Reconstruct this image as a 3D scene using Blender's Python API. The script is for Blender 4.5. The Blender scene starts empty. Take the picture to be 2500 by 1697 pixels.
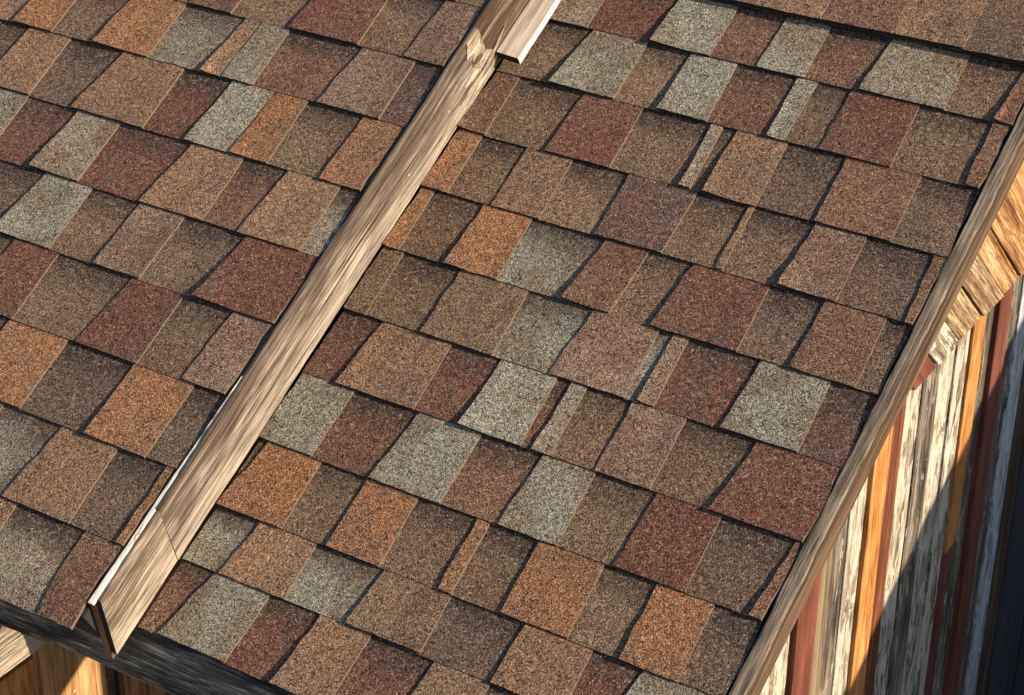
import bpy, bmesh, math, random
from mathutils import Vector, Matrix, noise
random.seed(7)
scene = bpy.context.scene

# ---------------------------------------------------------------- camera
OZ = 2.90                                  # the surveyed frame has its origin near the ridge; the ground lies 2.9 m lower
cam_d = bpy.data.cameras.new('camera')
cam = bpy.data.objects.new('camera', cam_d)
scene.collection.objects.link(cam)
RX = Vector((0.845935, 0.533249, 0.006177)); DN = Vector((0.267869, -0.414868, -0.869558)); FW = Vector((-0.461128, 0.737244, -0.493793))
cam.matrix_world = Matrix(((RX.x, -DN.x, -FW.x, 4.07783), (RX.y, -DN.y, -FW.y, -3.45318), (RX.z, -DN.z, -FW.z, 1.40111 + OZ), (0, 0, 0, 1)))
cam_d.sensor_width = 36.0
cam_d.lens = 36.0 * 5146.9 / 2500.0
cam_d.clip_start = 0.05
cam_d.clip_end = 2000
scene.camera = cam
scene.render.resolution_x = 1024; scene.render.resolution_y = 695

# ---------------------------------------------------------------- sky, sun, exposure
SUN = Vector((0.913, 0.030, 0.407)).normalized()
world = bpy.data.worlds.new('World'); scene.world = world; world.use_nodes = True
wn = world.node_tree.nodes; wl = world.node_tree.links
sky = wn.new('ShaderNodeTexSky'); sky.sky_type = 'NISHITA'; sky.sun_disc = False
sky.sun_elevation = math.asin(SUN.z); sky.sun_rotation = math.atan2(SUN.x, SUN.y)
sky.air_density = 1.0; sky.dust_density = 1.0
bg = wn['Background']; bg.inputs['Strength'].default_value = 0.11
wl.new(sky.outputs['Color'], bg.inputs['Color'])
sl = bpy.data.lights.new('sun', 'SUN'); sl.energy = 5.0; sl.angle = math.radians(0.5); sl.color = (1.0, 0.81, 0.58)
so = bpy.data.objects.new('sun', sl); scene.collection.objects.link(so)
so.rotation_euler = (-SUN).to_track_quat('-Z', 'Y').to_euler(); so.location = SUN * 30
scene.view_settings.view_transform = 'Standard'; scene.view_settings.look = 'None'
scene.view_settings.exposure = 1.17; scene.view_settings.gamma = 1.0
scene.view_settings.use_curve_mapping = False

# ---------------------------------------------------------------- frames and helpers
PITCH = 0.508706
CP, SP = math.cos(PITCH), math.sin(PITCH); TP = SP / CP
ROOF_M = Matrix.Translation((0, 0, OZ)) @ Matrix.Rotation(PITCH, 4, 'X')     # (along eave, up slope, off roof) -> world

def link(o, parent=None, pw=None):
    scene.collection.objects.link(o)
    if parent is not None:
        o.parent = parent
        if pw is not None: o.matrix_parent_inverse = pw.inverted()
    return o

def mesh_obj(name, verts, faces, mats, parent=None, pw=None, mat_idx=None, uvs=None, matrix=None, smooth=False):
    me = bpy.data.meshes.new(name)
    me.from_pydata(verts, [], faces)
    for m in (mats if isinstance(mats, (list, tuple)) else [mats]): me.materials.append(m)
    if mat_idx: me.polygons.foreach_set('material_index', mat_idx)
    if uvs:
        ul = me.uv_layers.new(name='piece')
        for p in me.polygons:
            for li in p.loop_indices: ul.data[li].uv = uvs[me.loops[li].vertex_index]
    if smooth: me.polygons.foreach_set('use_smooth', [True] * len(me.polygons))
    me.update()
    o = bpy.data.objects.new(name, me)
    if matrix is not None: o.matrix_basis = matrix
    return link(o, parent, pw)

def box_obj(name, x0, x1, y0, y1, z0, z1, mat, parent=None, pw=None, matrix=None):
    v = [(x, y, z) for z in (z0, z1) for y in (y0, y1) for x in (x0, x1)]
    f = [(0, 2, 3, 1), (4, 5, 7, 6), (0, 1, 5, 4), (2, 6, 7, 3), (0, 4, 6, 2), (1, 3, 7, 5)]
    return mesh_obj(name, v, f, mat, parent, pw, matrix=matrix)

# ---------------------------------------------------------------- materials
class NT:
    def __init__(s, name, rough=0.85):
        s.m = bpy.data.materials.new(name); s.m.use_nodes = True
        s.n = s.m.node_tree.nodes; s.l = s.m.node_tree.links
        s.b = s.n['Principled BSDF']; s.b.inputs['Roughness'].default_value = rough
        s.b.inputs['Specular IOR Level'].default_value = 0.25
    def new(s, t, **kw):
        n = s.n.new(t)
        for k, v in kw.items(): setattr(n, k, v)
        return n
    def put(s, sock, v):
        if hasattr(v, 'is_output') or isinstance(v, bpy.types.NodeSocket): s.l.new(v, sock)
        else: sock.default_value = v
    def math(s, op, a, b=0.0, c=0.0, clamp=False):
        n = s.new('ShaderNodeMath', operation=op, use_clamp=clamp)
        for i, v in enumerate((a, b, c)): s.put(n.inputs[i], v)
        return n.outputs[0]
    def mix(s, f, a, b, blend='MIX'):
        n = s.new('ShaderNodeMix', data_type='RGBA', blend_type=blend)
        s.put(n.inputs[0], f); s.put(n.inputs[6], a if not isinstance(a, tuple) else (*a, 1)); s.put(n.inputs[7], b if not isinstance(b, tuple) else (*b, 1))
        return n.outputs[2]
    def vec(s, op, a, b):
        n = s.new('ShaderNodeVectorMath', operation=op); s.put(n.inputs[0], a); s.put(n.inputs[1], b); return n.outputs[0]
    def noise(s, v, scale, detail=3, rough=0.55, dist=0.0):
        n = s.new('ShaderNodeTexNoise'); s.put(n.inputs['Vector'], v); n.inputs['Scale'].default_value = scale
        n.inputs['Detail'].default_value = detail; n.inputs['Roughness'].default_value = rough; n.inputs['Distortion'].default_value = dist
        return n.outputs['Fac']
    def ramp(s, f, stops, interp='LINEAR'):
        n = s.new('ShaderNodeValToRGB'); r = n.color_ramp; r.interpolation = interp
        while len(r.elements) < len(stops): r.elements.new(0.5)
        for e, (p, c) in zip(r.elements, stops):
            e.position = p; e.color = (*c, 1) if isinstance(c, tuple) else (c, c, c, 1)
        s.put(n.inputs[0], f); return n.outputs[0]
    def step(s, f, lo, hi, o0=0.0, o1=1.0):
        n = s.new('ShaderNodeMapRange', interpolation_type='SMOOTHSTEP')
        s.put(n.inputs[0], f); n.inputs[1].default_value = lo; n.inputs[2].default_value = hi; n.inputs[3].default_value = o0; n.inputs[4].default_value = o1
        return n.outputs[0]
    def bump(s, h, strength, dist):
        n = s.new('ShaderNodeBump'); n.inputs['Strength'].default_value = strength; n.inputs['Distance'].default_value = dist
        s.put(n.inputs['Height'], h); s.l.new(n.outputs[0], s.b.inputs['Normal'])
    def col(s, c): s.put(s.b.inputs['Base Color'], c); return s.m

def granule_material():
    # mineral granules: one material for every tab, the tab's own colour comes from the object colour
    t = NT('asphalt_granules', 0.92); t.b.inputs['Specular IOR Level'].default_value = 0.15
    tc = t.new('ShaderNodeTexCoord'); oi = t.new('ShaderNodeObjectInfo')
    P = t.vec('ADD', tc.outputs['Object'], t.vec('MULTIPLY', oi.outputs['Random'], (37.0, 11.0, 5.0)))
    worm = t.noise(P, 195, 2, 0.55, 2.0)
    fine = t.noise(P, 420, 2, 0.6, 0.2)
    clump = t.noise(P, 34, 3, 0.6)
    blot = t.noise(P, 9, 2, 0.5)
    base = oi.outputs['Color']
    at = t.new('ShaderNodeAttribute', attribute_type='OBJECT', attribute_name='second')
    # blends to a second granule colour across the tab
    c = t.mix(t.step(blot, 0.44, 0.62), base, at.outputs['Color'])
    c = t.mix(t.step(clump, 0.58, 0.72, 0, 0.35), c, at.outputs['Color'])
    # dark granule band that the maker lays on the lower layer below each butt
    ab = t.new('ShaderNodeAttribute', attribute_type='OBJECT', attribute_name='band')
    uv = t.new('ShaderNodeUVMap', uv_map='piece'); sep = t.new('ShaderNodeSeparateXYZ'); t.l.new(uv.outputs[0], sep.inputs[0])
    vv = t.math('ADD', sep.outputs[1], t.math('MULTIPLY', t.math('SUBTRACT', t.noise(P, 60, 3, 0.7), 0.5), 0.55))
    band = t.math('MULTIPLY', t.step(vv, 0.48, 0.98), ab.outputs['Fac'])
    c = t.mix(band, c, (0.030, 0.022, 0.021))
    g = t.math('ADD', t.math('MULTIPLY', worm, 0.72), t.math('MULTIPLY', fine, 0.28))
    k = t.ramp(g, [(0.39, 0.15), (0.46, 0.51), (0.53, 1.12), (0.60, 2.05)])
    # granules of other colours strewn through every tab
    c = t.mix(t.step(t.noise(P, 170, 2, 0.6, 0.6), 0.53, 0.66, 0, 0.55), c, (0.215, 0.150, 0.098))
    c = t.mix(t.step(t.noise(P, 190, 2, 0.6, 0.3), 0.58, 0.70, 0, 0.6), c, (0.085, 0.050, 0.036))
    # run-off stains down the slope
    run = t.noise(t.vec('MULTIPLY', tc.outputs['Object'], (16.0, 1.6, 1.0)), 1.0, 4, 0.6)
    c = t.mix(t.step(run, 0.50, 0.72, 0, 0.45), c, (0.060, 0.045, 0.037))
    c2 = t.mix(1.0, c, k, 'MULTIPLY')
    pale = t.step(t.noise(P, 300, 2, 0.6), 0.60, 0.72, 0, 0.40)
    c2 = t.mix(pale, c2, (0.38, 0.30, 0.215))
    t.bump(g, 1.0, 0.0065)
    return t.col(c2)

def wood_material(name, dark, mid, light, pale=None, along=2.2, across=55.0, rough=0.8, crack=0.5, paint=None, paint_cover=0.5, edge_pale=0.0, edge_dark=0.0, bump=0.5):
    t = NT(name, rough)
    tc = t.new('ShaderNodeTexCoord'); oi = t.new('ShaderNodeObjectInfo')
    P = t.vec('ADD', tc.outputs['Object'], t.vec('MULTIPLY', oi.outputs['Random'], (23.0, 7.0, 3.0)))
    Pa = t.vec('MULTIPLY', P, (along, across, across))
    Pb = t.vec('MULTIPLY', P, (along * 2.3, across * 4.2, across * 4.2))
    Pc = t.vec('MULTIPLY', P, (along * 1.4, across * 0.34, across * 0.34))
    a = t.noise(Pa, 1.0, 5, 0.66, 0.22); b = t.noise(Pb, 1.0, 5, 0.70, 0.12); w = t.noise(Pc, 1.0, 4, 0.6, 0.25)
    g = t.math('ADD', t.math('MULTIPLY', a, 0.42), t.math('ADD', t.math('MULTIPLY', b, 0.38), t.math('MULTIPLY', w, 0.20)))
    c = t.ramp(g, [(0.42, dark), (0.475, mid), (0.525, light), (0.585, pale or light)])
    # knots and broad stains
    st = t.noise(t.vec('MULTIPLY', P, (5.0, 16.0, 16.0)), 1.0, 2, 0.5, 1.0)
    c = t.mix(t.step(st, 0.56, 0.72, 0, 0.65), c, t.mix(0.5, dark, mid))
    if edge_pale:
        sp = t.new('ShaderNodeSeparateXYZ'); t.l.new(tc.outputs['Object'], sp.inputs[0])
        ef = t.math('ADD', sp.outputs[1], t.math('MULTIPLY', t.math('SUBTRACT', w, 0.5), 0.09))
        c = t.mix(t.step(ef, edge_pale * 0.62, 0.0, 0, 0.8), c, t.mix(t.step(b, 0.42, 0.56), light, pale or light))
    if edge_dark:                                                # old stain left along the sheltered upper edge
        sp2 = t.new('ShaderNodeSeparateXYZ'); t.l.new(tc.outputs['Object'], sp2.inputs[0])
        lo = t.noise(t.vec('MULTIPLY', P, (7.0, 9.0, 9.0)), 1.0, 3, 0.6)
        ed = t.math('ADD', sp2.outputs[1], t.math('MULTIPLY', t.math('SUBTRACT', lo, 0.5), 0.13))
        c = t.mix(t.step(ed, edge_dark * 0.50, edge_dark * 0.95, 0, 0.75), c, t.mix(t.step(b, 0.42, 0.58), dark, mid))
    h = g
    if crack:
        ck = t.noise(t.vec('MULTIPLY', P, (along * 0.9, across * 2.0, across * 2.0)), 1.0, 3, 0.55, 0.12)
        cf = t.math('MULTIPLY', t.step(t.math('ABSOLUTE', t.math('SUBTRACT', ck, 0.5)), 0.0, 0.018, 1, 0), crack)
        cf = t.math('MULTIPLY', cf, t.step(w, 0.45, 0.55))
        c = t.mix(cf, c, (dark[0] * 0.3, dark[1] * 0.3, dark[2] * 0.3))
        h = t.math('SUBTRACT', g, t.math('MULTIPLY', cf, 0.25))
    if paint:
        pn = t.math('ADD', t.math('MULTIPLY', t.noise(t.vec('MULTIPLY', P, (11.0, 42.0, 42.0)), 1.0, 6, 0.72, 0.9), 0.7), t.math('MULTIPLY', b, 0.3))
        f = t.step(pn, paint_cover - 0.025, paint_cover + 0.025, 1, 0)
        pc = t.mix(t.noise(P, 18, 3, 0.6), paint, (paint[0] * 0.72, paint[1] * 0.70, paint[2] * 0.66))
        c = t.mix(f, c, pc)
        h = t.math('ADD', h, t.math('MULTIPLY', f, 0.22))
    t.bump(h, bump, 0.004)
    return t.col(c)

def plain(name, c, rough=0.85, scale=60.0, var=0.3, bump=0.3):
    t = NT(name, rough); tc = t.new('ShaderNodeTexCoord')
    n = t.noise(tc.outputs['Object'], scale, 4, 0.6)
    t.bump(n, bump, 0.003)
    return t.col(t.mix(n, tuple(x * (1 - var) for x in c), tuple(x * (1 + var) for x in c)))

M_GRAN = granule_material()
M_BUTT = plain('asphalt_edge', (0.012, 0.011, 0.012), 0.9, 300, 0.5, 0.6)
M_EDGE = plain('sunlit_tab_edge', (0.10, 0.075, 0.055), 0.9, 300, 0.5, 0.5)  # right-hand tab edges: sunlit side put in as a paler colour than other edges
M_FELT = plain('roofing_felt', (0.016, 0.016, 0.018), 0.9, 120, 0.4)
M_BEAM = wood_material('weathered_rake_wood', (0.020, 0.012, 0.008), (0.064, 0.047, 0.036), (0.142, 0.116, 0.094), (0.31, 0.265, 0.215), along=3.2, across=80, crack=1.0, edge_pale=0.10, edge_dark=0.126, bump=0.9)
M_BEAM_TOP = wood_material('brown_stained_rake_wood', (0.018, 0.010, 0.005), (0.048, 0.029, 0.017), (0.10, 0.069, 0.046), (0.23, 0.175, 0.125), along=3.2, across=80, crack=1.0, edge_pale=0.06, edge_dark=0.127, bump=0.9)
M_BEAM_END = wood_material('pale_streaked_rake_wood', (0.028, 0.018, 0.012), (0.085, 0.063, 0.046), (0.175, 0.142, 0.110), (0.36, 0.31, 0.245), along=4.5, across=90, crack=1.0, edge_pale=0.10, edge_dark=0.15, bump=0.9)
M_ENDGRAIN = plain('brown_end_grain', (0.16, 0.085, 0.035), 0.9, 220, 0.6, 0.6)
M_DARKEND = plain('dark_end_grain', (0.016, 0.011, 0.008), 0.9, 220, 0.4, 0.5)
M_PALE = wood_material('pale_plank_wood', (0.16, 0.12, 0.085), (0.30, 0.25, 0.19), (0.42, 0.36, 0.28), (0.55, 0.48, 0.38), crack=0.3)
M_WHITE = wood_material('worn_white_paint', (0.12, 0.09, 0.06), (0.24, 0.19, 0.14), (0.34, 0.29, 0.23), (0.42, 0.37, 0.30), along=6.0, across=120, paint=(0.60, 0.57, 0.50), paint_cover=0.56, crack=0.3)
M_SPLINT = wood_material('fresh_splintered_wood', (0.07, 0.045, 0.026), (0.20, 0.155, 0.11), (0.32, 0.27, 0.205), (0.46, 0.41, 0.33), along=14.0, across=150, crack=0.6, bump=1.0)
M_RAKE = wood_material('grey_weathered_wood', (0.034, 0.024, 0.016), (0.085, 0.064, 0.046), (0.145, 0.114, 0.083), (0.25, 0.20, 0.15), along=6.0, across=150, crack=0.5, bump=0.9)
M_RAKE_EDGE = wood_material('brown_board_edge', (0.014, 0.008, 0.005), (0.028, 0.017, 0.010), (0.045, 0.029, 0.018), along=6.0, across=90, crack=0.2)
M_FASCIA = wood_material('dark_weathered_fascia_wood', (0.018, 0.015, 0.013), (0.048, 0.041, 0.036), (0.12, 0.106, 0.092), (0.34, 0.30, 0.26), along=7.0, across=60, crack=0.8, bump=1.0)
M_CREAM = wood_material('peeling_cream_paint', (0.030, 0.022, 0.015), (0.10, 0.078, 0.055), (0.20, 0.165, 0.12), (0.30, 0.25, 0.185), along=4.0, paint=(0.41, 0.39, 0.34), paint_cover=0.51, crack=0.8, bump=0.9)
M_GREYW = wood_material('peeling_grey_paint', (0.012, 0.010, 0.008), (0.050, 0.041, 0.032), (0.115, 0.096, 0.075), (0.21, 0.18, 0.14), along=4.0, paint=(0.32, 0.30, 0.26), paint_cover=0.43, crack=0.9, bump=0.9)
M_REDP = wood_material('faded_red_paint', (0.045, 0.014, 0.009), (0.09, 0.026, 0.016), (0.12, 0.036, 0.023), (0.15, 0.05, 0.033), across=35, crack=0.5, bump=0.3)
M_ORANGE = wood_material('orange_stained_wood', (0.13, 0.048, 0.012), (0.27, 0.112, 0.028), (0.35, 0.160, 0.046), (0.42, 0.225, 0.085), along=5.0, across=45, crack=0.5, bump=0.5)
M_REDORANGE = wood_material('red_brown_streaked_wood', (0.025, 0.008, 0.005), (0.070, 0.020, 0.011), (0.12, 0.038, 0.016), (0.26, 0.095, 0.028), across=60, crack=0.7)
M_TANP = wood_material('drab_tan_wood', (0.06, 0.045, 0.028), (0.11, 0.082, 0.052), (0.15, 0.115, 0.075), (0.19, 0.15, 0.10), crack=0.35)
M_BLUE = wood_material('blue_white_paint', (0.05, 0.05, 0.05), (0.14, 0.15, 0.16), (0.24, 0.26, 0.28), (0.32, 0.34, 0.36), paint=(0.40, 0.43, 0.46), paint_cover=0.5, crack=0.5)
M_BROWNP = wood_material('dark_brown_wood', (0.018, 0.011, 0.007), (0.045, 0.026, 0.016), (0.075, 0.045, 0.028), (0.13, 0.085, 0.055), crack=0.5)
M_SLATE = wood_material('dark_slate_painted_wood', (0.010, 0.011, 0.013), (0.020, 0.022, 0.026), (0.030, 0.033, 0.038), crack=0.3, bump=0.25)
M_HONEY = wood_material('honey_coloured_wood', (0.10, 0.045, 0.016), (0.22, 0.115, 0.045), (0.31, 0.18, 0.08), (0.40, 0.26, 0.13), across=30, crack=0.3)
M_DIAG = wood_material('golden_weathered_wood', (0.045, 0.022, 0.009), (0.13, 0.078, 0.036), (0.25, 0.18, 0.105), (0.38, 0.32, 0.22), along=5.0, across=70, crack=0.8, bump=1.0)
M_DIAG2 = wood_material('orange_brown_siding_wood', (0.06, 0.024, 0.008), (0.17, 0.08, 0.027), (0.28, 0.15, 0.06), (0.38, 0.27, 0.15), along=5.0, across=70, crack=0.8, bump=1.0)
M_PORCH = wood_material('dim_brown_porch_wood', (0.05, 0.026, 0.013), (0.10, 0.055, 0.028), (0.15, 0.088, 0.047), across=30, crack=0.3)
M_NAIL = plain('nail_steel', (0.32, 0.31, 0.29), 0.4, 200, 0.1, 0.1)
M_DARKWOOD = plain('rough_deck_wood', (0.07, 0.05, 0.035), 0.9, 40, 0.3)

# ---------------------------------------------------------------- ground
def ground_material():
    t = NT('dry_dirt_and_grass', 0.95); tc = t.new('ShaderNodeTexCoord'); P = tc.outputs['Object']
    n = t.noise(P, 0.7, 5, 0.6); m = t.noise(P, 14, 4, 0.65)
    c = t.mix(t.step(n, 0.45, 0.6), (0.13, 0.10, 0.07), (0.075, 0.085, 0.035))
    c = t.mix(m, c, (0.17, 0.14, 0.10)); t.bump(m, 0.6, 0.03); return t.col(c)
g = mesh_obj('ground', [(-250, -250, 0), (250, -250, 0), (250, 250, 0), (-250, 250, 0)], [(0, 1, 2, 3)], ground_material())
g['kind'] = 'structure'

# ---------------------------------------------------------------- the shed
shed = bpy.data.objects.new('shed', None); scene.collection.objects.link(shed)
shed.location = (1.2, 0.15, 0.0); shed.empty_display_size = 0.5
shed['label'] = 'old wooden shed with brown, grey and orange shingle roof and peeling plank walls'
shed['category'] = 'shed'
SHED_W = Matrix.Translation(shed.location)

V_RIDGE = 0.17
U_L, U_STEP, U_R = 0.40, 2.024, 3.016
LIFT = 0.125                                # the left roof lies this much higher than the right one

def deck(name, u0, u1, v0, v1, w0, w1, mat):
    o = box_obj(name, u0, u1, v0, v1, w0, w1, mat, shed, SHED_W, ROOF_M)
    return o
lower_roof = deck('lower_roof', U_STEP + 0.0, U_R, -1.555, V_RIDGE - 0.02, -0.055, -0.024, M_FELT)
lower_roof['label'] = 'lower roof slope on the right, shingled in brown, grey, red and orange'
upper_roof = deck('upper_roof', U_L, U_STEP - 0.02, -1.615, V_RIDGE - 0.02, 0.02, LIFT - 0.024, M_FELT)
upper_roof['label'] = 'raised roof slope on the left, shingled in brown, grey, red and orange'

# ---------------------------------------------------------------- shingles
V_RIGHT = [-0.012, -0.143, -0.29, -0.44, -0.586, -0.731, -0.878, -1.024, -1.172, -1.314, -1.427, -1.566]
V_LEFT = [-0.245, -0.398, -0.547, -0.705, -0.859, -1.011, -1.169, -1.326, -1.485, -1.645]
# per course, in millimetres along the eave: colour, then each boundary (S = left edge of a raised tab, t = its right edge,
# j / J = open joint before a lower / raised piece) with its place at the butt and at the top of the exposure
RIGHT = [-0.012, -0.143, -0.29, -0.44, -0.586, -0.731, -0.878, -1.024, -1.172, -1.314, -1.427, -1.566]
V_LEFT = [-0.245, -0.398, -0.547, -0.705, -0.859, -1.011, -1.169, -1.326, -1.485, -1.645]
RIGHT = [
    "M t,2162,2157 R S,2301,2306 G t,2428,2426 Q S,2525,2526 G t,2622,2617 Q S,2729,2740 M t,2893,2888 B S,2987,2994 Q",
    "B S,2158,2174 G t,2297,2295 T S,2389,2390 G t,2492,2486 Q S,2613,2608 G t,2649,2650 B S,2717,2716 R t,2853,2847 B S,2992,2984 Q",
    "Q t,2095,2089 B S,2228,2233 R t,2366,2360 B S,2511,2503 M t,2532,2526 B S,2557,2554 K t,2662,2656 D S,2777,2770 Q t,2918,2912 D",
    "O t,2094,2089 B S,2191,2189 K t,2294,2288 T S,2411,2407 V t,2547,2547 B S,2652,2650 K t,2666,2660 T S,2772,2779 P t,2881,2875 D S,3006,2998 Q",
    "O t,2071,2065 B S,2172,2176 O t,2285,2279 G S,2421,2435 Q j,2520,2526 B S,2596,2611 R t,2764,2758 D S,2860,2863 Q t,2980,2974 D",
    "B t,2086,2082 B S,2206,2207 T t,2357,2351 G S,2473,2485 P t,2622,2616 G S,2646,2645 P t,2678,2673 R S,2803,2809 G t,2943,2937 V",
    "R S,2110,2125 K t,2278,2272 R S,2374,2377 G t,2496,2490 R S,2519,2520 M t,2555,2549 B S,2640,2639 P t,2745,2740 B S,2853,2872 R",
    "G t,2150,2151 Q S,2273,2289 G t,2419,2418 Q S,2534,2541 G t,2648,2642 R t,2658,2653 B S,2753,2758 R t,2882,2876 D S,2996,3008 Q",
    "B S,2037,2056 O t,2177,2171 B S,2274,2269 O t,2380,2375 B S,2498,2493 O j,2527,2522 B S,2619,2614 O t,2742,2736 B S,2839,2831 O t,2940,2935 D",
    "G S,2117,2131 K t,2256,2251 G S,2380,2390 T t,2528,2523 D S,2662,2664 K t,2794,2789 R S,2862,2881 G",
    "Q S,2078,2109 G t,2221,2226 R S,2319,2331 K t,2429,2432 R S,2542,2558 T",
]
LEFT = [
    "Q t,1515,1515 T S,1655,1674 R t,1823,1817 T S,1929,1936 P",
    "O t,1152,1146 B S,1263,1273 O t,1404,1401 G S,1540,1551 K J,1588,1592 G t,1666,1660 Q S,1819,1835 P t,1962,1956 V",
    "D S,1084,1092 K t,1208,1202 D S,1321,1343 K t,1503,1497 R S,1607,1617 G J,1716,1722 O t,1803,1797 B S,1925,1927 O",
    "G t,1213,1207 R S,1328,1339 M t,1449,1446 R S,1602,1626 K t,1754,1748 Q S,1835,1852 K t,1978,1972 M",
    "D S,1351,1366 G t,1492,1486 T S,1601,1605 P t,1710,1712 B S,1837,1858 R",
    "B S,1389,1406 R t,1520,1514 B S,1674,1694 R t,1817,1815 B S,1917,1927 P",
    "D S,1512,1512 O t,1657,1654 D S,1813,1810 O t,1947,1946 D",
    "G S,1738,1758 K t,1891,1885 D S,1996,1994 O",
    "K t,1779,1772 M S,1934,1926 Q",
]

COL = {'G': ((0.186, 0.180, 0.146), (0.148, 0.125, 0.094)), 'M': ((0.175, 0.150, 0.115), (0.142, 0.102, 0.072)),
       'T': ((0.145, 0.098, 0.064), (0.120, 0.075, 0.049)), 'B': ((0.120, 0.085, 0.055), (0.112, 0.070, 0.046)),
       'D': ((0.088, 0.063, 0.048), (0.105, 0.069, 0.049)), 'R': ((0.100, 0.041, 0.029), (0.098, 0.050, 0.036)),
       'Q': ((0.128, 0.071, 0.047), (0.102, 0.053, 0.037)), 'O': ((0.214, 0.102, 0.050), (0.172, 0.090, 0.051)),
       'K': ((0.182, 0.107, 0.064), (0.142, 0.093, 0.063)), 'P': ((0.162, 0.110, 0.080), (0.130, 0.080, 0.058)),
       'V': ((0.086, 0.047, 0.038), (0.078, 0.053, 0.044))}
T_BASE, T_TOOTH, W_OFF = 0.0030, 0.0034, -0.0036

def shingle(parent, lb, lt, rb, rt, vb, vt, raised, code, wbase, rough_right=0.0, droop=0.0):
    nx, ny = 6, 5
    seed = random.random() * 100
    ext = 0.022                                                  # runs on under the course above
    lift_l = random.choice((0.0, 0.001, 0.002, 0.003, 0.006)) if raised else 0.0        # a curled corner
    lift_all = random.uniform(-0.0008, 0.0012)
    verts, uvs = [], []
    def edge(k, v, a): return a * noise.noise(Vector((seed + k * 13.1, v * 55.0, 0.3))) + 0.4 * a * noise.noise(Vector((seed + k * 7.7, v * 160.0, 1.3)))
    def wtop(s, q):                                              # s across 0..1, q up the slope 0..1 (and beyond)
        w = wbase + W_OFF + 0.0052 * (1 - q) - 0.0008 + lift_all * (1 - q)
        if raised: w += T_TOOTH + lift_l * max(0, 1 - s * 2.2) * max(0, 1 - q * 1.3)
        if droop: w -= droop * max(0.0, 1 - q * 2.5) ** 2
        return w
    grid = []
    for j in range(ny + 2):
        q = j / ny
        row = []
        for i in range(nx + 1):
            s = i / nx
            v = vb + (vt - vb) * q if j <= ny else vt + ext
            qq = min(q, 1.0)
            l = lb + (lt - lb) * qq; r = rb + (rt - rb) * qq
            a = 0.0036 if raised else 0.0006
            l += edge(1, v, a); r += edge(2, v, 0.0009 + rough_right)
            u = l + (r - l) * s
            if j == 0: v += 0.0013 * noise.noise(Vector((u * 90, seed, 2.0))) + 0.0008 * noise.noise(Vector((u * 260, seed, 5.0)))
            row.append(len(verts)); verts.append((u, v, wtop(s, q if j <= ny else 1.15))); uvs.append((s, q))
        grid.append(row)
    off = len(verts); th = T_BASE + (T_TOOTH if raised else 0.0)
    verts += [(x, y, z - th) for (x, y, z) in verts]; uvs += uvs
    faces, mi = [], []
    J = ny + 1
    for j in range(J):
        for i in range(nx):
            a, b, c, d = grid[j][i], grid[j][i + 1], grid[j + 1][i + 1], grid[j + 1][i]
            faces.append((a, b, c, d)); mi.append(0)
    for i in range(nx):
        a, b = grid[0][i], grid[0][i + 1]; faces.append((a + off, b + off, b, a)); mi.append(1)
    for j in range(J):
        a, b = grid[j][0], grid[j + 1][0]; faces.append((a, b, b + off, a + off)); mi.append(1)
        a, b = grid[j][nx], grid[j + 1][nx]; faces.append((a + off, b + off, b, a)); mi.append(2)
    o = mesh_obj('shingle', verts, faces, [M_GRAN, M_BUTT, M_EDGE], parent, None, mi, uvs)
    c1, c2 = COL[code]
    f = random.uniform(0.90, 1.10)
    o.color = (c1[0] * f, c1[1] * f, c1[2] * f, 1); o['second'] = [c2[0] * f, c2[1] * f, c2[2] * f]
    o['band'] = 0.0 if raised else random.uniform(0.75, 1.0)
    return o

def fill(lo, hi, first_raised, away):
    """invented pieces for the stretch of a course that the photograph does not show"""
    out, u, r = [], lo, first_raised
    while u < hi - 0.03:
        n = min(hi, u + random.uniform(0.09, 0.15))
        if hi - n < 0.05: n = hi
        out.append((u, n, r, random.choice('GTBDRQOKPM'))); u = n; r = not r
    return out

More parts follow.
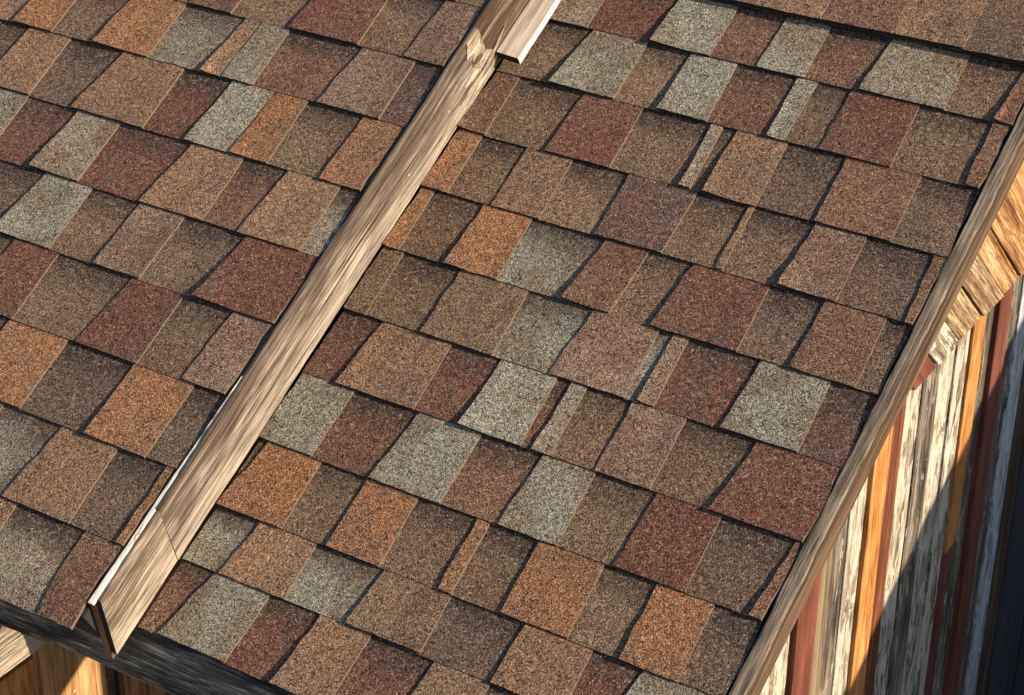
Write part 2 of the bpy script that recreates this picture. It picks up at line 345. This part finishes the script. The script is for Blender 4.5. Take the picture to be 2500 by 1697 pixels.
def course(spec, vb, vt, u_start, u_end, parent, wbase, left_open=False, droop=0.0):
    tok = spec.split()
    codes, bnds = tok[0::2], [b.split(',') for b in tok[1::2]]
    bnds = [(b[0], float(b[1]) / 1000, float(b[2]) / 1000) for b in bnds]
    first_raised = bool(bnds) and bnds[0][0] in 'tj'
    pieces = []
    level = first_raised; lb = lt = u_start
    if left_open:
        lb = lt = bnds[0][1] - random.uniform(0.10, 0.13)
        back = fill(u_start, lb, False, True)
        for k, (a, b, r, c) in enumerate(reversed(back)):
            r = (not level) if k % 2 == 0 else level
            pieces.append((a, a, b, b, r, c))
    for k, c in enumerate(codes):
        if k < len(bnds):
            ty, rb, rt = bnds[k]
        else:
            ty, rb, rt = 'E', u_end, u_end
        gap = 0.004 if ty in 'jJ' else 0.0
        if ty == 'E' and u_end - lb > 0.22:                       # the photograph ends inside this course
            n = lb + random.uniform(0.10, 0.13); pieces.append((lb, lt, n, n, level, c))
            for (a, b, r, cc) in fill(n, u_end, not level, False): pieces.append((a, a, b, b, r, cc))
            break
        pieces.append((lb, lt, rb - gap, rt - gap, level, c))
        level = {'S': True, 't': False, 'j': False, 'J': True, 'E': level}[ty]
        lb, lt = rb, rt
    for (a, a2, b, b2, r, c) in pieces:
        last = abs(b - u_end) < 1e-6
        # the lower layer runs on a little under its raised neighbours
        if not r:
            x0, x0t, x1, x1t = a - 0.012, a2 - 0.012, b + 0.014, b2 + 0.014
            if abs(a - u_start) < 1e-6: x0, x0t = a, a2
            if last: x1, x1t = b, b2
        else: x0, x0t, x1, x1t = a, a2, b, b2
        # butts of neighbouring lower pieces are a hair apart in height so that no two faces coincide
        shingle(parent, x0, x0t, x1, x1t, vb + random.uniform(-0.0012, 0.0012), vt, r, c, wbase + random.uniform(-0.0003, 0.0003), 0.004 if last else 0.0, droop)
        if r:                                                     # the under layer below a raised tab
            pass

for k, spec in enumerate(RIGHT):
    course(spec, V_RIGHT[k + 1], V_RIGHT[k], 2.036, 3.0185 + random.uniform(-0.003, 0.003), lower_roof, 0.0)
ENDS = [2.018, 2.019, 2.017, 2.020, 2.019, 2.014, 2.017, 2.011, 2.008]
for k, spec in enumerate(LEFT):
    course(spec, V_LEFT[k + 1], V_LEFT[k], 0.5, ENDS[k], upper_roof, LIFT, True, 0.012 if k == 8 else 0.0)
for vb, vt in ((-0.245, -0.092), (-0.092, 0.06), (0.06, 0.16)):
    course('Q t,1700,1700 T S,1830,1840 R t,1960,1960 T', vb, vt, 0.5, 2.018, upper_roof, LIFT, True)
course('Q t,2180,2180 T S,2330,2340 R t,2460,2460 T S,2600,2610 B t,2730,2730 Q', V_RIGHT[0], 0.13, 2.036, 3.014, lower_roof, 0.0)

# ridge caps bent over the ridge
def cap(parent, u0, u1, code, wbase, v_low):
    verts, faces, mi, uvs = [], [], [], []
    seed = random.random() * 50; n = 6; rows = []
    prof = [(v_low, 0.0140), (v_low + 0.06, 0.0155), (v_low + 0.12, 0.0180), (V_RIDGE - 0.02, 0.021), (V_RIDGE, 0.017)]
    back = [(-v, w) for v, w in prof[:-1]][::-1]
    for (v, w) in prof:
        row = []
        for i in range(n + 1):
            u = u0 + (u1 - u0) * i / n
            dv = 0.0022 * noise.noise(Vector((u * 45, seed, 0))) if v == v_low else 0
            row.append(len(verts)); verts.append((u, v + dv, wbase + w + 0.0022 * i / n + 0.0015 * noise.noise(Vector((u * 20, v * 20, seed))))); uvs.append((i / n, 0.3))
        rows.append(row)
    d = 2 * PITCH                                                  # the far slope, seen in the near slope's frame
    for (v, w) in [(q[0], q[1]) for q in prof[:-1]][::-1]:
        t_ = V_RIDGE - v; row = []
        for i in range(n + 1):
            u = u0 + (u1 - u0) * i / n
            row.append(len(verts)); verts.append((u, V_RIDGE + t_ * math.cos(d) + w * math.sin(d) * 0.6, wbase - t_ * math.sin(d) + w * math.cos(d))); uvs.append((i / n, 0.3))
        rows.append(row)
    off = len(verts); verts += [(x, y, z - 0.009) for x, y, z in verts]; uvs += uvs
    for j in range(len(rows) - 1):
        for i in range(n): faces.append((rows[j][i], rows[j][i + 1], rows[j + 1][i + 1], rows[j + 1][i])); mi.append(0)
    for i in range(n):
        a, b = rows[0][i], rows[0][i + 1]; faces.append((a + off, b + off, b, a)); mi.append(1)
    for j in range(len(rows) - 1):
        a, b = rows[j][0], rows[j + 1][0]; faces.append((a, b, b + off, a + off)); mi.append(1)
        a, b = rows[j][n], rows[j + 1][n]; faces.append((a + off, b + off, b, a)); mi.append(0)
    o = mesh_obj('ridge_shingle', verts, faces, [M_GRAN, M_BUTT], parent, None, mi, uvs)
    c1, c2 = COL[code]; o.color = (*c1, 1); o['second'] = list(c2); o['band'] = 0.0
CAPS = [2.036, 2.18, 2.32, 2.455, 2.594, 2.734, 2.873, 3.016]
for i in range(len(CAPS) - 1):
    cap(lower_roof, CAPS[i], CAPS[i + 1] + 0.004, 'KQTKQOD'[i] if i != 5 else 'K', random.uniform(0, 0.0012), -0.012 + random.uniform(-0.002, 0.002))
u = 0.5
while u < 2.0:
    cap(upper_roof, u, min(2.018, u + 0.14), random.choice('KQTB'), LIFT + random.uniform(0, 0.0012), -0.0); u += 0.138

# the far slope
BACK_M = Matrix.Translation((0, 2 * V_RIDGE * CP, OZ)) @ Matrix.Scale(-1, 4, (0, 1, 0)) @ Matrix.Rotation(PITCH, 4, 'X')
def back_slope(name, u0, u1, w):
    vs = [ROOF_M @ Vector((uu, vv, ww)) for ww in (w - 0.03, w - 0.004) for vv in (-1.58, V_RIDGE - 0.01) for uu in (u0, u1)]
    vs = [(p.x, 2 * V_RIDGE * CP - p.y, p.z) for p in vs]
    f = [(1, 3, 2, 0), (6, 7, 5, 4), (4, 5, 1, 0), (3, 7, 6, 2), (2, 6, 4, 0), (5, 7, 3, 1)]
    o = mesh_obj(name, vs, f, M_GRAN, shed, SHED_W); o.color = (0.14, 0.10, 0.07, 1); o['second'] = [0.11, 0.08, 0.06]; o['band'] = 0.0
    return o
back_slope('rear_roof', U_STEP, U_R, 0.0); back_slope('rear_upper_roof', U_L, U_STEP - 0.01, LIFT)

# ---------------------------------------------------------------- boards
def board(name, origin, xd, yd, L, H, T, mats, parent=shed, pw=SHED_W, seg=28, jit=0.0008, skew0=0.0, skew1=0.0, cham=0.0012, end_mat=None, side_mat=None, taper=0.0, ragged=0.0):
    """a plank: x along the grain, y across the face, z its thickness; wavering edges and eased corners"""
    xd = Vector(xd).normalized(); yd = Vector(yd); yd = (yd - xd * yd.dot(xd)).normalized(); zd = xd.cross(yd)
    Mx = Matrix(((xd.x, yd.x, zd.x, origin[0]), (xd.y, yd.y, zd.y, origin[1]), (xd.z, yd.z, zd.z, origin[2]), (0, 0, 0, 1)))
    s = random.random() * 60; c = min(cham, T * 0.3)
    verts, faces, mi = [], [], []
    for k in range(seg + 1):
        t = k / seg
        h = H * (1 + taper * t)
        sec = [(c, 0), (h * 0.5, 0), (h - c, 0), (h, c), (h, T - c), (h - c, T), (h * 0.5, T), (c, T), (0, T - c), (0, c)]
        for (y, z) in sec:
            x = L * t
            if k == 0: x += skew0 * y / H
            if k == seg: x += skew1 * y / H
            if k in (0, seg): x += ragged * noise.noise(Vector((y * 120, s, k)))
            else: x += (skew0 * (1 - t) + skew1 * t) * y / H
            jy = jit * noise.noise(Vector((x * 7, s + (9 if y > h / 2 else 0), 0))) + jit * 0.6 * noise.noise(Vector((x * 40, s + (9 if y > h / 2 else 0), 4)))
            jz = jit * 0.8 * noise.noise(Vector((x * 6, s + 20, y * 10)))
            verts.append((x, y + jy, z + jz))
    n = 10; mats = list(mats) if isinstance(mats, (list, tuple)) else [mats]
    ei = si = 0
    if end_mat: mats.append(end_mat); ei = len(mats) - 1
    if side_mat: mats.append(side_mat); si = len(mats) - 1
    for k in range(seg):
        for i in range(n):
            a, b = k * n + i, k * n + (i + 1) % n
            faces.append((a, b, b + n, a + n) [::-1]); mi.append(si if i in (8, 9) else 0)
    faces.append(tuple(range(n))); mi.append(ei)
    faces.append(tuple(range(seg * n, seg * n + n))[::-1]); mi.append(ei)
    o = mesh_obj(name, verts, faces, mats, parent, pw, mi, matrix=Mx)
    bm = bmesh.new(); bm.from_mesh(o.data); bmesh.ops.recalc_face_normals(bm, faces=bm.faces); bm.to_mesh(o.data); bm.free()
    return o
def RP(u, v, w): return ROOF_M @ Vector((u, v, w))
UD = Vector((1, 0, 0)); VD = Vector((0, CP, SP)); WD = Vector((0, -SP, CP))

# raised rake between the two slopes: a face of three lengths, a backing board and a white strip
b = board('rake_board', RP(2.0265, -1.626, 0.004), VD, WD, 0.190, 0.122, 0.0075, M_BEAM_END, end_mat=M_DARKEND, skew0=0.040, skew1=0.030, jit=0.0016, seg=20)
b['label'] = 'pale streaked end length of the raised rake board'
board('rake_board', RP(2.0265, -1.4352, 0.003), VD, WD, 1.134, 0.126, 0.0072, M_BEAM, skew0=0.030, skew1=0.012, jit=0.0022, seg=70, ragged=0.004)
b = board('rake_board', RP(2.0262, -0.305, 0.003), VD, WD, 0.46, 0.127, 0.0075, M_BEAM_TOP, end_mat=M_DARKEND, skew0=0.012, jit=0.002, seg=30, ragged=0.006)
b['label'] = 'darker brown upper length of the raised rake board'
b = board('backing_board', RP(2.0065, -1.632, -0.014), VD, WD, 1.78, 0.134, 0.0135, M_DARKWOOD, end_mat=M_ENDGRAIN, skew0=0.044, jit=0.0006, seg=30)
b = board('white_strip', RP(2.026, -1.596, 0.1215), VD, -UD, 0.47, 0.0125, 0.0065, M_WHITE, jit=0.0016, seg=60, taper=-0.70, cham=0.002)
b['label'] = 'white strip along the top of the raised rake board'
# splintered break at the joint: one torn chip and slivers along the grain
def torn(name, pts, u0, u1, mat):
    pts = [(-0.318 + (v + 0.318) * 1.25, min(0.1245, w * 1.08)) for v, w in pts]
    n = len(pts); s_ = random.random() * 9
    vs = [tuple(RP(u0, v, w)) for v, w in pts] + [tuple(RP(u1 + 0.0012 * noise.noise(Vector((v * 90, w * 90, s_))), v, w)) for v, w in pts]
    c = len(vs); cv = sum(p[0] for p in pts) / n; cw = sum(p[1] for p in pts) / n; vs.append(tuple(RP(u1 + 0.0015, cv, cw)))
    f = [(i, (i + 1) % n, n + (i + 1) % n, n + i) for i in range(n)] + [(n + i, n + (i + 1) % n, c) for i in range(n)]
    M = ROOF_M.copy(); Mi = M.inverted(); vs = [tuple(Mi @ Vector(p)) for p in vs]
    R90 = Matrix.Rotation(math.pi / 2, 4, 'Z'); vs = [tuple(R90.inverted() @ Vector(p)) for p in vs]
    return mesh_obj(name, vs, f, mat, shed, SHED_W, matrix=M @ R90)
torn('splinter', [(-0.315, 0.124), (-0.300, 0.118), (-0.298, 0.098), (-0.306, 0.088), (-0.303, 0.070), (-0.312, 0.058), (-0.330, 0.052), (-0.338, 0.066), (-0.330, 0.078), (-0.345, 0.090), (-0.338, 0.104), (-0.332, 0.118)], 2.0325, 2.0358, M_SPLINT)
torn('splinter', [(-0.372, 0.052), (-0.345, 0.058), (-0.320, 0.050), (-0.280, 0.044), (-0.318, 0.040), (-0.350, 0.044)], 2.0325, 2.0366, M_SPLINT)
torn('splinter', [(-0.395, 0.034), (-0.360, 0.038), (-0.310, 0.036), (-0.225, 0.060), (-0.300, 0.030), (-0.350, 0.028)], 2.0325, 2.0372, M_SPLINT)
torn('splinter', [(-0.380, 0.016), (-0.340, 0.022), (-0.285, 0.024), (-0.235, 0.030), (-0.290, 0.016), (-0.345, 0.012)], 2.0325, 2.0362, M_SPLINT)
torn('splinter', [(-0.345, 0.046), (-0.318, 0.060), (-0.296, 0.058), (-0.288, 0.048), (-0.312, 0.044)], 2.0325, 2.0376, M_SPLINT)
torn('splinter', [(-0.336, 0.070), (-0.322, 0.072), (-0.310, 0.068), (-0.312, 0.062), (-0.330, 0.062)], 2.0325, 2.0380, M_BROWNP)
# pale plank lying beside the rake at the top
b = board('trim_plank', RP(2.089, -0.276, 0.019), VD, -UD, 0.44, 0.052, 0.017, M_PALE, end_mat=M_DARKEND, side_mat=M_WHITE, skew0=0.004, seg=20, jit=0.0006)
b['label'] = 'pale flat plank with a bright cut edge beside the raised rake board'
for (v, w) in ((-0.445, 0.055), (-0.60, 0.052), (-0.90, 0.06)):
    m = Matrix.Translation(RP(2.0342, v, w)) @ Matrix.Rotation(math.pi / 2, 4, 'Y')
    vs = [(0, 0, 0.0012)] + [(0.0022 * math.cos(a), 0.0022 * math.sin(a), 0.0004) for a in [i * math.pi / 4 for i in range(8)]]
    mesh_obj('nail_head', vs, [(0, 1 + i, 1 + (i + 1) % 8) for i in range(8)], M_NAIL, shed, SHED_W, matrix=m)

# flat strip along the right-hand rake
b = board('rake_strip', RP(3.048, -1.60, -0.016), VD, -UD, 1.77, 0.0280, 0.018, M_RAKE, jit=0.0030, seg=110, side_mat=M_RAKE_EDGE, taper=-0.10, cham=0.003)
b['label'] = 'grey weathered strip along the right-hand rake'
board('barge_board', RP(3.020, -1.58, -0.088), VD, WD, 1.72, 0.072, 0.016, M_BROWNP, seg=20)

# eave board
b = board('fascia_board', (0.45, -1.35, -0.882 + OZ), (1, 0, 0), (0, 0, 1), 2.60, 0.103, 0.02, M_FASCIA, jit=0.003, seg=80)
b['label'] = 'dark weathered board along the eave'

# ---------------------------------------------------------------- walls
XW = 2.95
def gable_top(y, inset=0.075):
    yr = V_RIDGE * CP
    return (TP * y if y <= yr else TP * (2 * yr - y)) - inset + OZ
Y0, Y1 = -0.885, 1.18
yr = V_RIDGE * CP
gw = mesh_obj('gable_wall', [(x, y, z) for x in (XW - 0.05, XW - 0.012) for y, z in ((Y0, 0), (Y1, 0), (Y1, gable_top(Y1)), (yr, gable_top(yr)), (Y0, gable_top(Y0)))],
              [(0, 4, 3, 2, 1), (5, 6, 7, 8, 9)] + [(i, (i + 1) % 5, 5 + (i + 1) % 5, 5 + i) for i in range(5)], M_BROWNP, shed, SHED_W)
gw['label'] = 'gable wall of peeling upright boards in cream, red and orange'
def upright(y0, y1, mat, proud=0.0, z0=None, z1=None, wall=gw, jit=0.0012):
    zb = (0.02 if z0 is None else z0 + OZ)
    if z1 is None:
        ta, tb = gable_top(y0 + 0.002), gable_top(y1 - 0.002)
        zt = min(ta, tb); sk = (tb - ta)
        L = ta - zb; skew = tb - ta
    else: L = z1 + OZ - zb; skew = 0.0
    # x up the grain, y toward +Y, thickness toward +X:  z x y = -x, so the board is laid from its outer face inwards
    o = board('plank', (XW + proud, y0 + 0.0012, zb), (0, 0, 1), (0, 1, 0), L, (y1 - y0) - 0.0024, 0.012 + max(0, proud), mat, wall, None, seg=36, skew1=skew, jit=jit, ragged=0.004 if z1 is not None else 0)
    return o
rows = [(-0.885, -0.745, M_CREAM, 0.0), (-0.745, -0.660, M_REDP, 0.012), (-0.660, -0.603, M_TANP, 0.006), (-0.603, -0.530, M_GREYW, 0.0), (-0.530, -0.462, M_CREAM, 0.003),
        (-0.462, -0.388, M_ORANGE, 0.012), (-0.388, -0.313, M_REDORANGE, 0.004), (-0.313, -0.235, M_CREAM, 0.002), (-0.235, -0.150, M_GREYW, 0.004), (-0.150, -0.070, M_CREAM, 0.001), (-0.070, -0.006, M_CREAM, 0.005),
        (0.062, 0.134, M_GREYW, 0.001), (0.134, 0.206, M_REDP, 0.012), (0.206, 0.285, M_GREYW, 0.002), (0.285, 0.362, M_BLUE, 0.006), (0.362, 0.46, M_BROWNP, 0.001),
        (0.46, 0.56, M_SLATE, 0.004), (0.56, 0.69, M_SLATE, 0.0), (0.69, 0.80, M_SLATE, 0.003), (0.80, 0.93, M_BROWNP, 0.0), (0.93, 1.06, M_SLATE, 0.002), (1.06, 1.18, M_BROWNP, 0.0)]
for (a, b_, m, pr) in rows: upright(a, b_, m, pr)
upright(-0.006, 0.062, M_REDP, 0.001, None, -1.075); upright(-0.004, 0.060, M_ORANGE, 0.011, -1.07, -0.06)

# diagonal boards closing the top of the gable
A42 = math.radians(42); dc, ds = math.cos(A42), math.sin(A42)
qs = [-0.62, -0.55, -0.479, -0.404, -0.334, -0.275, -0.186, -0.095, -0.01, 0.07]
for k in range(len(qs) - 1):
    q0, q1 = qs[k] + 0.0018, qs[k + 1] - 0.0018
    def s_end(q): return (0.478 + q * dc) / ds
    def s_start(q): return (q * (dc - TP * ds) + 0.085) / (ds + TP * dc)
    L = s_end(q0) - s_start(q0) + random.uniform(-0.010, 0.012)
    if L < 0.03 or s_end(q1) - s_start(q1) < 0.03: continue
    o = Vector((XW + 0.030 + 0.003 * (k % 2), dc * s_start(q0) + ds * q0, -ds * s_start(q0) + dc * q0 + OZ))
    board('diagonal_plank', o, (0, dc, -ds), (0, ds, dc), L, q1 - q0, 0.014, [M_REDP, M_CREAM, M_DIAG, M_DIAG, M_DIAG2, M_DIAG2, M_HONEY, M_DIAG, M_DIAG][k], gw, None, seg=16, skew0=s_start(q1) - s_start(q0), skew1=s_end(q1) - s_end(q0), jit=0.001, ragged=0.004)

# porch under the right-hand eave: front wall set back, sunlit return wall on the left
pw_ = box_obj('porch_wall', 1.5, XW - 0.05, -0.90, -0.86, 0, gable_top(-0.9, 0.06), M_BROWNP, shed, SHED_W)
x = 1.512
k = 0
while x < XW - 0.07:
    wdt = min(random.uniform(0.13, 0.19), XW - 0.06 - x)
    board('plank', (x, -0.905, 0.02), (0, 0, 1), (1, 0, 0), gable_top(-0.905, 0.065) - 0.02, wdt - 0.003, 0.012, M_PORCH, pw_, None, seg=12); x += wdt; k += 1
XP = 1.50
rw = box_obj('return_wall', XP - 0.06, XP - 0.004, -1.32, -0.90, 0, gable_top(-1.32, 0.06), M_BROWNP, shed, SHED_W)
rw['label'] = 'sunlit return wall of honey and orange boards under the eave'
def ret(y0, y1, z0, z1, mat, pr, wall=rw): return board('plank', (XP + pr, y0, z0), (0, 0, 1), (0, 1, 0), z1 - z0, y1 - y0, 0.012 + pr, mat, wall, None, seg=24, jit=0.0012)
ret(-1.130, -0.934, 0.02, OZ - 0.80, M_HONEY, 0.004)
ret(-1.30, -1.138, 0.02, OZ - 1.20, M_ORANGE, 0.016)
board('outrigger_board', (1.835, -1.386, OZ - 0.868), (0, -1, 0), (0, 0, 1), 0.36, 0.10, 0.025, M_BEAM_END, shed, SHED_W, seg=24, skew0=0.10, jit=0.0015)['label'] = 'pale streaked board jutting out below the left eave'
for (y, z) in ((-1.03, -1.36), (-1.19, -1.34)):
    m = Matrix.Translation((XP + 0.018 if y < -1.1 else XP + 0.006, y, z + OZ)) @ Matrix.Rotation(math.pi / 2, 4, 'Y')
    vs = [(0, 0, 0.002)] + [(0.004 * math.cos(a), 0.004 * math.sin(a), 0.0004) for a in [i * math.pi / 4 for i in range(8)]]
    mesh_obj('nail_head', vs, [(0, 1 + i, 1 + (i + 1) % 8) for i in range(8)], M_NAIL, shed, SHED_W, matrix=m)
fw = box_obj('front_wall', 0.45, XP - 0.06, -1.32, -1.27, 0, gable_top(-1.32, 0.06), M_BROWNP, shed, SHED_W)
x = 0.455
while x < XP - 0.07:
    wdt = min(random.uniform(0.13, 0.19), XP - 0.06 - x)
    board('plank', (x, -1.326, 0.02), (0, 0, 1), (1, 0, 0), OZ - 0.92, wdt - 0.003, 0.012, M_TANP, fw, None, seg=12); x += wdt
bwall = box_obj('rear_wall', 0.45, XW - 0.05, Y1 - 0.05, Y1, 0, gable_top(Y1, 0.06), M_BROWNP, shed, SHED_W)
lw = mesh_obj('left_gable_wall', [(xx, y, z) for xx in (0.45, 0.50) for y, z in ((-1.27, 0), (Y1 - 0.05, 0), (Y1 - 0.05, gable_top(Y1 - 0.05)), (yr, gable_top(yr)), (-1.27, gable_top(-1.27)))],
              [(0, 4, 3, 2, 1), (5, 6, 7, 8, 9)] + [(i, (i + 1) % 5, 5 + (i + 1) % 5, 5 + i) for i in range(5)], M_TANP, shed, SHED_W)

# ---------------------------------------------------------------- the neighbouring shed whose roof shades the gable wall
nb = bpy.data.objects.new('neighbouring_shed', None); scene.collection.objects.link(nb); nb.location = (7.2, 1.0, 0); NBW = Matrix.Translation(nb.location)
nb['label'] = 'plain brown neighbouring shed with the same roof pitch, right of the gable wall'; nb['category'] = 'shed'
NX0, NX1, NYR = 5.6, 8.8, 1.6
def nz(y): return TP * (y if y <= NYR else 2 * NYR - y) + 0.285 + OZ
ny0, ny1 = -3.0, 6.2
mesh_obj('roof', [(x, y, z) for x in (NX0, NX1) for y, z in ((ny0, nz(ny0)), (NYR, nz(NYR)), (ny1, nz(ny1)), (ny1, nz(ny1) - 0.09), (NYR, nz(NYR) - 0.10), (ny0, nz(ny0) - 0.09))],
         [(0, 5, 4, 3, 2, 1), (6, 7, 8, 9, 10, 11)] + [(i, (i + 1) % 6, 6 + (i + 1) % 6, 6 + i) for i in range(6)], M_DARKWOOD, nb, NBW)
wy0, wy1 = -2.8, 6.0
mesh_obj('wall', [(x, y, z) for x in (NX0 + 0.15, NX1 - 0.15) for y, z in ((wy0, 0), (wy1, 0), (wy1, nz(wy1) - 0.11), (NYR, nz(NYR) - 0.12), (wy0, nz(wy0) - 0.11))],
         [(0, 4, 3, 2, 1), (5, 6, 7, 8, 9)] + [(i, (i + 1) % 5, 5 + (i + 1) % 5, 5 + i) for i in range(5)], M_BROWNP, nb, NBW)
